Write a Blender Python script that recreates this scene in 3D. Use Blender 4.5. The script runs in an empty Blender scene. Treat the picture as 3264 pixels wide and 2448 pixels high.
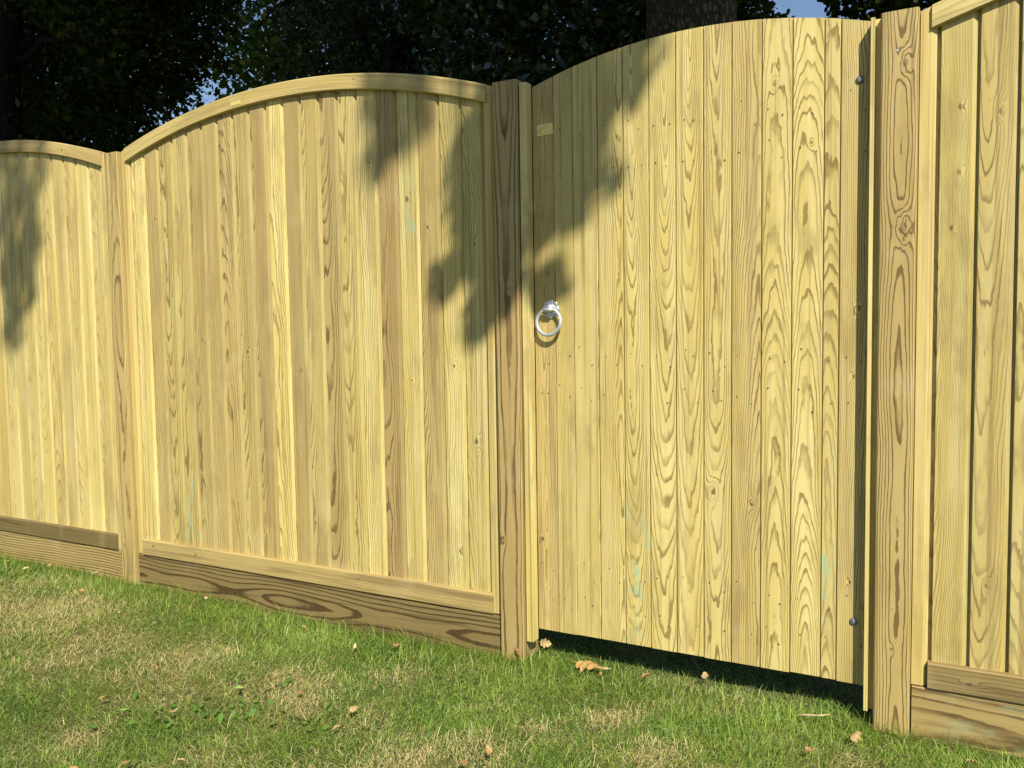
import bpy, math, random
import numpy as np
from mathutils import Matrix, Vector
S = bpy.context.scene
COL = S.collection
rnd = random.Random(11)

# ------------------------------------------------------------------ camera, light, exposure
cd = bpy.data.cameras.new('camera'); cam = bpy.data.objects.new('camera', cd); COL.objects.link(cam)
cr = Vector((0.875985, 0.482100, -0.015160)); cu = Vector((-0.017138, 0.062519, 0.997897)); cf = Vector((-0.482033, 0.873883, -0.063028))
M = Matrix.Identity(4)
for i in range(3):
    M[i][0] = cr[i]; M[i][1] = cu[i]; M[i][2] = -cf[i]
M[0][3], M[1][3], M[2][3] = 1.31685, -2.37651, 1.06672
cam.matrix_world = M
cd.sensor_width = 36; cd.lens = 29.86; cd.clip_start = 0.02; cd.clip_end = 500
S.camera = cam

SUNV = Vector((0.85, -1.0, 1.32)).normalized()          # towards the sun
SUN_EL = math.asin(SUNV.z); SUN_AZ = math.atan2(SUNV.x, SUNV.y)
w = bpy.data.worlds.new("World"); S.world = w; w.use_nodes = True
nt = w.node_tree; bg = nt.nodes['Background']
sky = nt.nodes.new('ShaderNodeTexSky'); sky.sky_type = 'NISHITA'; sky.sun_disc = False
sky.sun_elevation = SUN_EL; sky.sun_rotation = SUN_AZ; sky.air_density = 1.0; sky.dust_density = 0.3; sky.ozone_density = 2.0
nt.links.new(sky.outputs[0], bg.inputs[0]); bg.inputs[1].default_value = 0.085
sl = bpy.data.lights.new('sun', 'SUN'); sl.energy = 5.0; sl.angle = math.radians(0.53); sl.color = (1, 0.94, 0.80)
so = bpy.data.objects.new('sun', sl); COL.objects.link(so); so.rotation_euler = SUNV.to_track_quat('Z', 'Y').to_euler()
S.view_settings.view_transform = 'Standard'; S.view_settings.look = 'None'; S.view_settings.exposure = 0.50
S.view_settings.gamma = 1.0; S.view_settings.use_curve_mapping = False
S.render.engine = 'CYCLES'

# ------------------------------------------------------------------ node helpers
class NT:
    def __init__(s, name):
        s.m = bpy.data.materials.new(name); s.m.use_nodes = True; s.t = s.m.node_tree; s.t.nodes.clear()
        s.out = s.t.nodes.new('ShaderNodeOutputMaterial')
    def n(s, ty, **k):
        o = s.t.nodes.new(ty)
        for a, b in k.items(): setattr(o, a, b)
        return o
    def put(s, sock, v):
        if isinstance(v, bpy.types.NodeSocket): s.t.links.new(v, sock)
        else: sock.default_value = v
    def math(s, op, a, b=0.0, c=0.0, clamp=False):
        o = s.n('ShaderNodeMath', operation=op, use_clamp=clamp); s.put(o.inputs[0], a); s.put(o.inputs[1], b); s.put(o.inputs[2], c); return o.outputs[0]
    def mix(s, f, a, b, bt='MIX'):
        o = s.n('ShaderNodeMix', data_type='RGBA', blend_type=bt)
        s.put(o.inputs[0], f)
        for i, v in ((6, a), (7, b)):
            if isinstance(v, tuple) and len(v) == 3: v = v + (1.0,)
            s.put(o.inputs[i], v)
        return o.outputs[2]
    def vec(s, x, y, z):
        o = s.n('ShaderNodeCombineXYZ'); s.put(o.inputs[0], x); s.put(o.inputs[1], y); s.put(o.inputs[2], z); return o.outputs[0]
    def sep(s, v):
        o = s.n('ShaderNodeSeparateXYZ'); s.put(o.inputs[0], v); return o.outputs
    def attr(s, name, geo=True):
        o = s.n('ShaderNodeAttribute', attribute_name=name); return o
    def noise(s, v, scale, detail=2.0, rough=0.5, w=None):
        o = s.n('ShaderNodeTexNoise'); 
        if w is not None: o.noise_dimensions = '4D'; s.put(o.inputs['W'], w)
        s.put(o.inputs['Vector'], v); s.put(o.inputs['Scale'], scale); s.put(o.inputs['Detail'], detail); s.put(o.inputs['Roughness'], rough); return o.outputs[0]
    def smooth(s, v, a, b, lo=0.0, hi=1.0):
        o = s.n('ShaderNodeMapRange', interpolation_type='SMOOTHSTEP'); s.put(o.inputs[0], v); s.put(o.inputs[1], a); s.put(o.inputs[2], b); s.put(o.inputs[3], lo); s.put(o.inputs[4], hi); return o.outputs[0]
    def bsdf(s, col, rough=0.5, spec=0.4, metal=0.0, normal=None):
        b = s.n('ShaderNodeBsdfPrincipled')
        if isinstance(col, tuple) and len(col) == 3: col = col + (1.0,)
        s.put(b.inputs['Base Color'], col); s.put(b.inputs['Roughness'], rough); s.put(b.inputs['Specular IOR Level'], spec); s.put(b.inputs['Metallic'], metal)
        if normal is not None: s.put(b.inputs['Normal'], normal)
        return b.outputs[0]
    def bump(s, h, dist, strength=1.0):
        o = s.n('ShaderNodeBump'); s.put(o.inputs['Height'], h); s.put(o.inputs['Distance'], dist); s.put(o.inputs['Strength'], strength); return o.outputs[0]
    def done(s, sh): s.t.links.new(sh, s.out.inputs[0]); return s.m

def wood_material():
    t = NT('treated_pine')
    gr = t.attr('gr').outputs['Vector']; x, y, z = t.sep(gr)
    cx, D0, tilt = t.sep(t.attr('wp').outputs['Vector'])
    spc, con, seed = t.sep(t.attr('wq').outputs['Vector'])
    brown, light, ginp = t.sep(t.attr('wc').outputs['Vector'])
    gz, gh, gam = t.sep(t.attr('wg').outputs['Vector'])
    # slowly wandering heart of the tree along the board: gives the cathedral figures
    w1 = t.noise(t.vec(0.0, 0.0, t.math('MULTIPLY', z, 1.0)), 1.1, 1.5, 0.5, seed)
    w2 = t.noise(t.vec(0.0, 1.0, z), 2.2, 1.0, 0.5, t.math('ADD', seed, 7.3))
    D = t.math('ADD', t.math('ADD', D0, t.math('MULTIPLY', tilt, z)), t.math('MULTIPLY', t.math('SUBTRACT', w1, 0.5), ginp))
    D = t.math('ADD', D, y)
    X = t.math('ADD', t.math('SUBTRACT', x, cx), t.math('MULTIPLY', t.math('SUBTRACT', w2, 0.5), 0.03))
    r = t.math('SQRT', t.math('ADD', t.math('ADD', t.math('MULTIPLY', X, X), t.math('MULTIPLY', D, D)), 1e-5))
    f1 = t.noise(t.vec(t.math('MULTIPLY', x, 30.0), t.math('MULTIPLY', y, 30.0), t.math('MULTIPLY', z, 5.0)), 1.0, 2.0, 0.6, seed)
    r = t.math('ADD', r, t.math('MULTIPLY', t.math('SUBTRACT', f1, 0.5), 0.0085))
    f2 = t.noise(t.vec(t.math('MULTIPLY', x, 90.0), t.math('MULTIPLY', y, 90.0), t.math('MULTIPLY', z, 40.0)), 1.0, 1.0, 0.5, seed)
    r = t.math('ADD', r, t.math('MULTIPLY', t.math('SUBTRACT', f2, 0.5), 0.0016))
    eye = None
    for k in ('k1', 'k2', 'k3'):
        kx, kz, kr = t.sep(t.attr(k).outputs['Vector'])
        krs = t.math('MAXIMUM', kr, 1e-4)
        dx = t.math('DIVIDE', t.math('SUBTRACT', x, kx), krs); dz = t.math('DIVIDE', t.math('SUBTRACT', z, kz), krs)
        dx2 = t.math('MULTIPLY', dx, dx); dz2 = t.math('MULTIPLY', dz, dz)
        far = t.math('ADD', t.math('MULTIPLY', dx2, 0.22), t.math('MULTIPLY', dz2, 0.035))
        g = t.math('DIVIDE', t.math('MULTIPLY', krs, t.math('ADD', 1.2, t.math('MULTIPLY', f2, 1.6))), t.math('ADD', 1.0, t.math('MULTIPLY', far, far)))
        r = t.math('ADD', r, g)
        e = t.math('SQRT', t.math('ADD', dx2, t.math('MULTIPLY', dz2, 0.35)))
        e = t.math('ADD', e, t.math('MULTIPLY', t.math('SUBTRACT', f2, 0.5), 0.8))
        e = t.smooth(e, 0.55, 1.25, 1.0, 0.0)
        e = t.math('MULTIPLY', e, t.math('GREATER_THAN', kr, 0.001))
        eye = e if eye is None else t.math('MAXIMUM', eye, e)
    q = t.math('DIVIDE', r, t.math('MULTIPLY', spc, 0.72))
    fr = t.math('FRACT', q); ring_id = t.math('FLOOR', q)
    wn = t.n('ShaderNodeTexWhiteNoise', noise_dimensions='2D'); t.put(wn.inputs['Vector'], t.vec(ring_id, seed, 0.0))
    rw = wn.outputs['Value']
    late = t.math('MULTIPLY', t.smooth(fr, t.math('ADD', 0.35, t.math('MULTIPLY', rw, 0.35)), 0.86), t.smooth(fr, 0.90, 1.0, 1.0, 0.0))
    late = t.math('MULTIPLY', late, t.math('ADD', 0.45, t.math('MULTIPLY', rw, 0.75)))
    lv_ = t.noise(t.vec(t.math('MULTIPLY', x, 20.0), t.math('MULTIPLY', y, 20.0), t.math('MULTIPLY', z, 4.0)), 1.0, 3.0, 0.6, t.math('ADD', seed, 53.0))
    late = t.math('MULTIPLY', t.math('MULTIPLY', late, con), t.smooth(lv_, 0.30, 0.65, 0.50, 1.25), clamp=True)
    # long soft streaks and stains
    st = t.noise(t.vec(t.math('MULTIPLY', x, 26.0), t.math('MULTIPLY', y, 26.0), t.math('MULTIPLY', z, 1.3)), 1.0, 3.0, 0.55, t.math('ADD', seed, 3.0))
    st2 = t.noise(t.vec(t.math('MULTIPLY', x, 9.0), t.math('MULTIPLY', y, 9.0), t.math('MULTIPLY', z, 2.4)), 1.0, 4.0, 0.6, t.math('ADD', seed, 13.0))
    fib = t.noise(t.vec(t.math('MULTIPLY', x, 420.0), t.math('MULTIPLY', y, 420.0), t.math('MULTIPLY', z, 14.0)), 1.0, 2.0, 0.6, seed)
    pale = (0.615, 0.485, 0.152); cream = (0.750, 0.640, 0.290); brn = (0.410, 0.285, 0.112); olive = (0.430, 0.360, 0.125)
    c = t.mix(t.smooth(st, 0.35, 0.75), pale, cream)
    c = t.mix(t.smooth(st2, 0.50, 0.80, 0.0, 0.55), c, olive)
    st3 = t.noise(t.vec(t.math('MULTIPLY', x, 75.0), t.math('MULTIPLY', y, 75.0), t.math('MULTIPLY', z, 1.0)), 1.0, 3.0, 0.6, t.math('ADD', seed, 23.0))
    c = t.mix(t.smooth(st3, 0.51, 0.70, 0.0, 0.90), c, (0.330, 0.240, 0.085))
    st4 = t.noise(t.vec(t.math('MULTIPLY', x, 14.0), t.math('MULTIPLY', y, 14.0), t.math('MULTIPLY', z, 3.5)), 1.0, 5.0, 0.65, t.math('ADD', seed, 43.0))
    c = t.mix(t.smooth(st4, 0.51, 0.64, 0.0, 0.55), c, (0.370, 0.290, 0.110))
    c = t.mix(t.smooth(st4, 0.30, 0.42, 0.40, 0.0), c, (0.720, 0.610, 0.300))
    bmask = t.math('MULTIPLY', brown, t.smooth(st, 0.25, 0.65, 1.0, 0.75), clamp=True)
    c = t.mix(bmask, c, brn)
    c = t.mix(t.math('MULTIPLY', t.smooth(st, 0.54, 0.66), t.math('MULTIPLY', brown, 0.85)), c, (0.235, 0.145, 0.055))
    latec = t.mix(brown, (0.285, 0.200, 0.060), (0.135, 0.076, 0.028))
    c = t.mix(late, c, latec)
    c = t.mix(t.smooth(fib, 0.3, 0.75, 0.0, 0.16), c, (0.36, 0.27, 0.10))
    # copper-green preservative blooms
    gd = t.math('DIVIDE', t.math('ABSOLUTE', t.math('SUBTRACT', z, gz)), t.math('MAXIMUM', gh, 0.001))
    gn = t.noise(t.vec(t.math('MULTIPLY', x, 22.0), y, t.math('MULTIPLY', z, 8.0)), 1.0, 5.0, 0.7, seed)
    gm = t.math('MULTIPLY', t.math('MULTIPLY', t.smooth(gd, 0.4, 1.0, 1.0, 0.0), t.smooth(gn, 0.50, 0.62)), gam)
    c = t.mix(gm, c, (0.36, 0.47, 0.27))
    lf = t.math('ADD', 1.0, light); c = t.mix(1.0, c, t.vec(lf, lf, lf), 'MULTIPLY')
    # knots
    c = t.mix(t.math('MULTIPLY', eye, 0.88), c, t.mix(t.smooth(f2, 0.4, 0.6), (0.10, 0.055, 0.025), (0.27, 0.17, 0.075)))
    # faint pale smudges
    sm = t.noise(t.vec(t.math('MULTIPLY', x, 3.0), 0.0, t.math('MULTIPLY', z, 6.0)), 1.0, 2.0, 0.5, t.math('ADD', seed, 31.0))
    c = t.mix(t.smooth(sm, 0.60, 0.72, 0.0, 0.10), c, (0.74, 0.64, 0.40))
    h = t.math('ADD', t.math('MULTIPLY', late, 0.6), t.math('ADD', t.math('MULTIPLY', fib, 0.5), t.math('MULTIPLY', eye, 0.7)))
    nrm = t.bump(h, 0.0011, 0.8)
    rough = t.math('ADD', 0.50, t.math('MULTIPLY', st, 0.2))
    return t.done(t.bsdf(c, rough, 0.32, 0.0, nrm))

def simple_material(name, c1, c2, scale, rough=0.6, spec=0.3, metal=0.0, bump=0.0):
    t = NT(name); tc = t.n('ShaderNodeTexCoord').outputs['Object']
    nz = t.noise(tc, scale, 4.0, 0.6)
    c = t.mix(t.smooth(nz, 0.35, 0.68), c1, c2)
    nrm = t.bump(nz, bump, 0.8) if bump else None
    return t.done(t.bsdf(c, rough, spec, metal, nrm))

def leaf_material(name, c1, c2, c3, rough=0.5, spec=0.4, trans=0.35):
    t = NT(name)
    v = t.attr('lv').outputs['Fac']
    c = t.mix(t.smooth(v, 0.0, 0.7), c1, c2); c = t.mix(t.smooth(v, 0.86, 1.0), c, c3)
    b = t.bsdf(c, rough, spec)
    tr = t.n('ShaderNodeBsdfTranslucent'); t.put(tr.inputs[0], t.mix(0.5, c, (0.25, 0.30, 0.03)))
    mx = t.n('ShaderNodeMixShader'); mx.inputs[0].default_value = trans
    t.t.links.new(b, mx.inputs[1]); t.t.links.new(tr.outputs[0], mx.inputs[2])
    return t.done(mx.outputs[0])

def grass_material():
    t = NT('grass_blade')
    a = t.attr('bc'); c = a.outputs['Color']
    b = t.bsdf(c, 0.45, 0.35)
    tr = t.n('ShaderNodeBsdfTranslucent'); t.put(tr.inputs[0], t.mix(1.0, c, (1.0, 1.0, 0.45), 'MULTIPLY'))
    mx = t.n('ShaderNodeMixShader'); mx.inputs[0].default_value = 0.30
    t.t.links.new(b, mx.inputs[1]); t.t.links.new(tr.outputs[0], mx.inputs[2])
    return t.done(mx.outputs[0])

def bark_material(name, c1, c2):
    t = NT(name); tc = t.n('ShaderNodeTexCoord').outputs['Object']; x, y, z = t.sep(tc)
    v = t.vec(x, y, t.math('MULTIPLY', z, 0.35))
    n1 = t.noise(v, 16.0, 5.0, 0.65)
    vo = t.n('ShaderNodeTexVoronoi', feature='DISTANCE_TO_EDGE'); t.put(vo.inputs['Vector'], t.vec(t.math('ADD', x, t.math('MULTIPLY', n1, 0.14)), y, t.math('MULTIPLY', z, 0.4))); vo.inputs['Scale'].default_value = 32
    cr_ = t.smooth(vo.outputs[0], 0.0, 0.25)
    c = t.mix(t.math('MULTIPLY', cr_, n1), c1, c2)
    return t.done(t.bsdf(c, 0.9, 0.15, 0, t.bump(t.math('ADD', cr_, n1), 0.03, 1.0)))

def ground_material():
    t = NT('soil_and_thatch'); tc = t.n('ShaderNodeTexCoord').outputs['Object']
    a = t.noise(tc, 3.0, 4.0, 0.6); b = t.noise(tc, 90.0, 4.0, 0.7)
    c = t.mix(t.smooth(a, 0.40, 0.62), (0.065, 0.095, 0.022), (0.19, 0.15, 0.065))
    c = t.mix(t.smooth(b, 0.3, 0.7, 0.0, 0.7), c, (0.045, 0.040, 0.018))
    return t.done(t.bsdf(c, 0.95, 0.1, 0, t.bump(b, 0.01, 1.0)))

WOOD = wood_material()
M_GAL = simple_material('galvanised_steel', (0.50, 0.52, 0.54), (0.72, 0.74, 0.76), 90, 0.40, 0.5, 0.60, 0.0004)
M_GALD = simple_material('dull_zinc', (0.16, 0.17, 0.19), (0.26, 0.27, 0.30), 80, 0.5, 0.5, 0.6)
M_BRASS = simple_material('brass', (0.70, 0.50, 0.13), (0.88, 0.70, 0.26), 90, 0.35, 0.5, 0.55, 0.0002)
M_HOLE = simple_material('nail_hole', (0.07, 0.05, 0.025), (0.16, 0.11, 0.05), 300, 0.8)
M_BARK = bark_material('oak_bark', (0.045, 0.034, 0.018), (0.16, 0.125, 0.07))
M_BARK2 = bark_material('grey_bark', (0.008, 0.007, 0.005), (0.028, 0.024, 0.018))
M_LEAF = leaf_material('maple_leaf_shade_tint', (0.007, 0.016, 0.003), (0.022, 0.038, 0.007), (0.09, 0.085, 0.02), 0.5, 0.1, 0.35)  # darkened leaf: the canopy's shade is put into the colour
M_LEAFL = leaf_material('maple_leaf_sunlit_tint', (0.05, 0.105, 0.016), (0.12, 0.20, 0.030), (0.26, 0.24, 0.05), 0.5, 0.3, 0.4)  # brighter copy of the maple leaf, sunlight put into the colour
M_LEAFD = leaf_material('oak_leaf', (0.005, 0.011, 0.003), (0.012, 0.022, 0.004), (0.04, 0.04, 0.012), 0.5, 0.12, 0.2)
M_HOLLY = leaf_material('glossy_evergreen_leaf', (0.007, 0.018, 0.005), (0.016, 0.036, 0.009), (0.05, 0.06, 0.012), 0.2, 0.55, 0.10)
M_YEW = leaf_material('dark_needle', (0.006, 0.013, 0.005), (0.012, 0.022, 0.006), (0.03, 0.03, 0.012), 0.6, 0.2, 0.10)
M_GRASS = grass_material()
M_GROUND = ground_material()
M_WEED = leaf_material('weed_leaf', (0.08, 0.17, 0.03), (0.14, 0.27, 0.05), (0.22, 0.34, 0.08), 0.4, 0.4, 0.35)
def dryleaf_material(name, c1, c2):
    t = NT(name); tc = t.n('ShaderNodeTexCoord').outputs['Object']
    nz = t.noise(tc, 120.0, 4.0, 0.65)
    c = t.mix(t.smooth(nz, 0.35, 0.65), c1, c2)
    b = t.bsdf(c, 0.6, 0.3, 0, t.bump(nz, 0.001, 1.0))
    return t.done(b)
M_DRY = {'tan': dryleaf_material('tan_dry_leaf', (0.30, 0.20, 0.09), (0.46, 0.33, 0.15)),
         'orange': dryleaf_material('orange_dry_leaf', (0.36, 0.19, 0.065), (0.50, 0.31, 0.12)),
         'brown': dryleaf_material('brown_dry_leaf', (0.24, 0.12, 0.06), (0.38, 0.21, 0.11)),
         'red': dryleaf_material('reddish_dry_leaf', (0.24, 0.12, 0.055), (0.35, 0.19, 0.09)),
         'pale': dryleaf_material('pale_dry_leaf', (0.46, 0.34, 0.19), (0.60, 0.47, 0.30)),
         'green': dryleaf_material('green_leaf', (0.16, 0.31, 0.05), (0.24, 0.42, 0.09))}

# ------------------------------------------------------------------ object helpers
def tag(o, label=None, cat=None, group=None, kind=None):
    if label: o['label'] = label
    if cat: o['category'] = cat
    if group: o['group'] = group
    if kind: o['kind'] = kind
    return o
def empty(name, loc, label=None, cat=None, group=None):
    o = bpy.data.objects.new(name, None); COL.objects.link(o); o.location = loc; o.empty_display_size = 0.1
    return tag(o, label, cat, group)
def link(name, me, mat, parent=None, loc=(0, 0, 0), rot=None):
    if mat and not me.materials: me.materials.append(mat)
    o = bpy.data.objects.new(name, me); COL.objects.link(o)
    if parent: o.parent = parent
    o.location = loc
    if rot: o.rotation_euler = rot
    return o
def mesh_pydata(name, vs, fs, smooth=False):
    me = bpy.data.meshes.new(name); me.from_pydata([tuple(v) for v in vs], [], fs); me.update()
    if smooth: me.polygons.foreach_set('use_smooth', [True] * len(me.polygons))
    return me
def np_mesh(name, V, F):
    """V (n,3), F (m,k) all faces with k corners"""
    me = bpy.data.meshes.new(name); n, (m, k) = len(V), F.shape
    me.vertices.add(n); me.vertices.foreach_set('co', V.astype(np.float32).ravel())
    me.loops.add(m * k); me.loops.foreach_set('vertex_index', F.astype(np.int32).ravel())
    me.polygons.add(m); me.polygons.foreach_set('loop_start', np.arange(0, m * k, k, dtype=np.int32)); me.polygons.foreach_set('loop_total', np.full(m, k, dtype=np.int32))
    me.update(calc_edges=True); return me

KN = (0, -99, 0)
def wood_params(me, gr, cx=0.0, D0=0.03, tilt=0.02, spc=0.005, con=0.8, seed=None, brown=0.1, light=0.0, green=(0, 0.001, 0), knots=(), amp=0.055):
    n = len(me.vertices)
    seed = rnd.uniform(0, 100) if seed is None else seed
    def put(nm, arr):
        a = me.attributes.new(nm, 'FLOAT_VECTOR', 'POINT'); a.data.foreach_set('vector', np.asarray(arr, dtype=np.float32).ravel())
    put('gr', gr)
    one = lambda v: np.tile(np.array(v, dtype=np.float32), (n, 1))
    put('wp', one((cx, D0, tilt))); put('wq', one((spc, con, seed))); put('wc', one((brown, light, amp))); put('wg', one(green))
    ks = list(knots) + [KN] * 3
    for i in range(3): put('k%d' % (i + 1), one(ks[i]))
def rand_wood(**k):
    d = dict(cx=rnd.uniform(-0.03, 0.03), D0=rnd.uniform(0.035, 0.10), tilt=rnd.choice([-1, 1]) * rnd.uniform(0.0, 0.05), spc=rnd.uniform(0.0042, 0.0068), con=0.8, brown=rnd.uniform(0.0, 0.3), light=rnd.uniform(-0.14, 0.03))
    d.update(k); return d

def board(name, prof, zb, zt, parent, loc, wood, nz=1):
    """upright timber: prof = closed outline [(x, y)] seen from above, zb/zt = functions of x (or numbers); grain along z"""
    fb = zb if callable(zb) else (lambda x, v=zb: v); ft = zt if callable(zt) else (lambda x, v=zt: v)
    vs = []; n = len(prof)
    for k in range(nz + 1):
        for x, y in prof:
            a, b = fb(x), ft(x); vs.append((x, y, a + (b - a) * k / nz))
    fs = [[k * n + i, k * n + (i + 1) % n, (k + 1) * n + (i + 1) % n, (k + 1) * n + i] for k in range(nz) for i in range(n)]
    fs += [list(range(n))[::-1], [nz * n + i for i in range(n)]]
    me = mesh_pydata(name, vs, fs)
    wood_params(me, vs, **wood)
    o = link(name, me, WOOD, parent, loc)
    return o
def rail(name, prof, x0, x1, parent, loc, wood, nx=1, path=None):
    """lying timber: prof = closed outline [(y, z)]; grain along x; path(x) gives (px, pz, angle) for bent rails"""
    vs = []; gr = []; n = len(prof)
    for k in range(nx + 1):
        x = x0 + (x1 - x0) * k / nx
        for y, z in prof:
            if path:
                px, pz, an = path(x); vs.append((px, y, pz + z / math.cos(an)))
            else: vs.append((x, y, z))
            gr.append((z, y, x))
    fs = [[k * n + i, (k + 1) * n + i, (k + 1) * n + (i + 1) % n, k * n + (i + 1) % n] for k in range(nx) for i in range(n)]
    fs += [list(range(n)), [nx * n + i for i in range(n)][::-1]]
    me = mesh_pydata(name, vs, fs)
    wood_params(me, gr, **wood)
    return link(name, me, WOOD, parent, loc)
def rect_prof(a0, a1, b0, b1, c=0.0015):
    return [(a0 + c, b0), (a1 - c, b0), (a1, b0 + c), (a1, b1), (a0, b1), (a0, b0 + c)]

def tube(points, radii, seg=8):
    vs = []; fs = []
    P = [Vector(p) for p in points]; up = Vector((0.13, 0.31, 0.94))
    for i, p in enumerate(P):
        d = (P[min(i + 1, len(P) - 1)] - P[max(i - 1, 0)]).normalized()
        a = d.cross(up if abs(d.dot(up)) < 0.95 else Vector((1, 0, 0))).normalized(); b = d.cross(a)
        for j in range(seg):
            t = 2 * math.pi * j / seg; vs.append(p + (a * math.cos(t) + b * math.sin(t)) * radii[i])
    for i in range(len(P) - 1):
        for j in range(seg): fs.append([i * seg + j, i * seg + (j + 1) % seg, (i + 1) * seg + (j + 1) % seg, (i + 1) * seg + j])
    fs += [list(range(seg))[::-1], [(len(P) - 1) * seg + j for j in range(seg)]]
    return vs, fs
def join(parts):
    V = []; F = []
    for vs, fs in parts:
        o = len(V); V += list(vs); F += [[i + o for i in f] for f in fs]
    return V, F

# ------------------------------------------------------------------ ground
gx = np.concatenate([np.linspace(-80, -5, 16)[:-1], np.arange(-5, 3.001, 0.08), np.linspace(3.5, 80, 16)])
gy = np.concatenate([np.linspace(-60, -4.2, 12)[:-1], np.arange(-4.2, 1.2, 0.08), np.linspace(1.6, 110, 18)])
def hgt(x, y):
    w = np.clip(1 - np.abs(y) / 0.25, 0, 1)
    h = 0.012 * np.sin(x * 2.1 + 1.3 * y) * np.cos(y * 1.7 + .4) + 0.008 * np.sin(5.1 * x + 2.0) * np.sin(4.3 * y + 1)
    return h * (1 - 0.7 * w) - 0.012
XX, YY = np.meshgrid(gx, gy); ZZ = hgt(XX, YY)
V = np.stack([XX.ravel(), YY.ravel(), ZZ.ravel()], 1); nx_ = len(gx)
ii, jj = np.meshgrid(np.arange(len(gx) - 1), np.arange(len(gy) - 1)); a = (jj * nx_ + ii).ravel()
F = np.stack([a, a + 1, a + 1 + nx_, a + nx_], 1)
me = np_mesh('ground', V, F); me.polygons.foreach_set('use_smooth', [True] * len(F)); tag(link('ground', me, M_GROUND), kind='structure')

# ------------------------------------------------------------------ fence panels
R_CAP = 2.87; Z_PEAK = 1.992; PITCH = 0.0863
def arch(u): return Z_PEAK - (R_CAP - math.sqrt(R_CAP * R_CAP - u * u))
CAP_H = 0.055
BP = [(0.0, 0.030), (0.0012, 0.0290), (0.0690, 0.0290), (0.0700, 0.0293), (0.0795, 0.0390), (0.0795, 0.0425), (0.0863, 0.0425), (0.0863, 0.052), (0.0, 0.052)]
def arched_fence(cxp, label, boards_wood, cap_wood, rail_wood, stile_wood, gravel=None):
    t = empty('arched_fence', (cxp, 0, 0), label, 'fence panel', 'arched fence panels between the posts')
    for i in range(20):
        u0 = -0.860 + i * PITCH
        wd = boards_wood(i)
        bp = BP if i else BP[:-2] + [(0.0863, 0.052), (-0.0105, 0.052), (-0.0105, 0.0425), (0.0, 0.0425)]
        board('plank', bp, 0.180, lambda x, u0=u0: arch(u0 + x) - 0.032, t, (u0, 0, 0), wd)
    # bent top rail
    path = lambda u: (u, arch(u), -math.asin(u / R_CAP))
    pr = [(0.0125, -CAP_H + 0.003), (0.0155, -CAP_H), (0.075, -CAP_H), (0.075, 0.0), (0.016, 0.0), (0.0125, -0.0035)]
    rail('arched_top_rail', pr[::-1], -0.881, 0.881, t, (0, 0, 0), cap_wood, 40, path)
    pr = [(0.0125, 0.128), (0.0125, 0.190), (0.0165, 0.194), (0.060, 0.194), (0.060, 0.1245), (0.016, 0.1245)]
    rail('bottom_rail', pr, -0.868, 0.881 if rail_wood.get('full') else 0.878, t, (0, 0, 0), {k: v for k, v in rail_wood.items() if k != 'full'}, 1)
    for sgn in (-1, 1):
        a0, a1 = (-0.907, -0.8695) if sgn < 0 else (0.8690, 0.9025)
        if sgn < 0: pf = [(a0, 0.022), (a0 + .001, 0.021), (a1 - 0.012, 0.021), (a1, 0.031), (a1, 0.06), (a0, 0.06)]
        else: pf = [(a0, 0.022), (a0 + .001, 0.021), (a1 - 0.010, 0.021), (a1, 0.029), (a1, 0.06), (a0, 0.06)]
        zc = lambda x: arch(x) - 0.001
        board('stile', pf, 0.1275, zc, t, (0, 0, 0), stile_wood)
    # batten nailed behind the planks
    for zz in (0.62, 1.22):
        rail('back_batten', rect_prof(0.0525, 0.085, zz, zz + 0.06), -0.868, 0.868, t, (0, 0, 0), rand_wood())
    return t

def bw_mid(i):
    k = rand_wood(con=rnd.uniform(0.8, 1.3), brown=rnd.choice([0.0, 0.1, 0.35, 0.6]), light=rnd.uniform(-.2, .05))
    if i in (15,): k.update(brown=1.0, con=0.9, light=-.12)
    if i in (8,): k.update(brown=0.75)
    if i in (4, 5): k.update(brown=0.55, con=.8)
    if i == 17: k.update(brown=0.6)
    kn = {16: [(0.035, 1.52, 0.006), (0.04, 0.9, 0.003)], 14: [(0.05, 1.66, 0.003)], 17: [(0.03, 1.42, 0.004)], 7: [(0.035, 1.0, 0.004)], 4: [(0.045, 1.05, 0.005)], 10: [(0.05, 0.93, 0.003)], 1: [(0.05, 1.55, 0.004)], 18: [(0.04, 0.95, 0.005), (0.05, 0.32, 0.004)], 19: [(0.035, 0.7, 0.006), (0.04, 1.35, 0.004)]}.get(i)
    if kn: k['knots'] = kn
    if i == 3: k['green'] = (0.35, 0.3, 0.8)
    if i == 16: k['green'] = (1.5, 0.15, 0.6)
    return k
def bw_left(i):
    k = rand_wood(con=rnd.uniform(0.35, 0.7), brown=rnd.choice([0.1, 0.2, 0.35]))
    if i % 4 == 1: k['knots'] = [(rnd.uniform(.02, .06), rnd.uniform(.3, 1.6), 0.004)]
    return k
def bw_right(i):
    k = rand_wood(con=0.8, brown=rnd.choice([0.2, 0.3, 0.4]), spc=rnd.uniform(.0042, .0052), light=-.12, D0=rnd.uniform(.05, .09))
    k['knots'] = {0: [(0.038, 1.602, 0.005), (0.038, 1.442, 0.0045), (0.03, 0.86, 0.004)], 1: [(0.045, 1.58, 0.005), (0.035, 0.41, 0.004)], 2: [(0.03, 1.2, 0.005)]}.get(i, [(0.03, rnd.uniform(.4, 1.6), .004)])
    if i == 0: k.update(knots=[(0.045, 1.602, 0.0050), (0.045, 1.442, 0.0050), (0.030, 1.305, 0.0045)], D0=.02, brown=.1)
    if i == 1: k.update(cx=.02)
    return k
stile_w = rand_wood(brown=0.35, con=0.3, spc=0.007)
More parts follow.
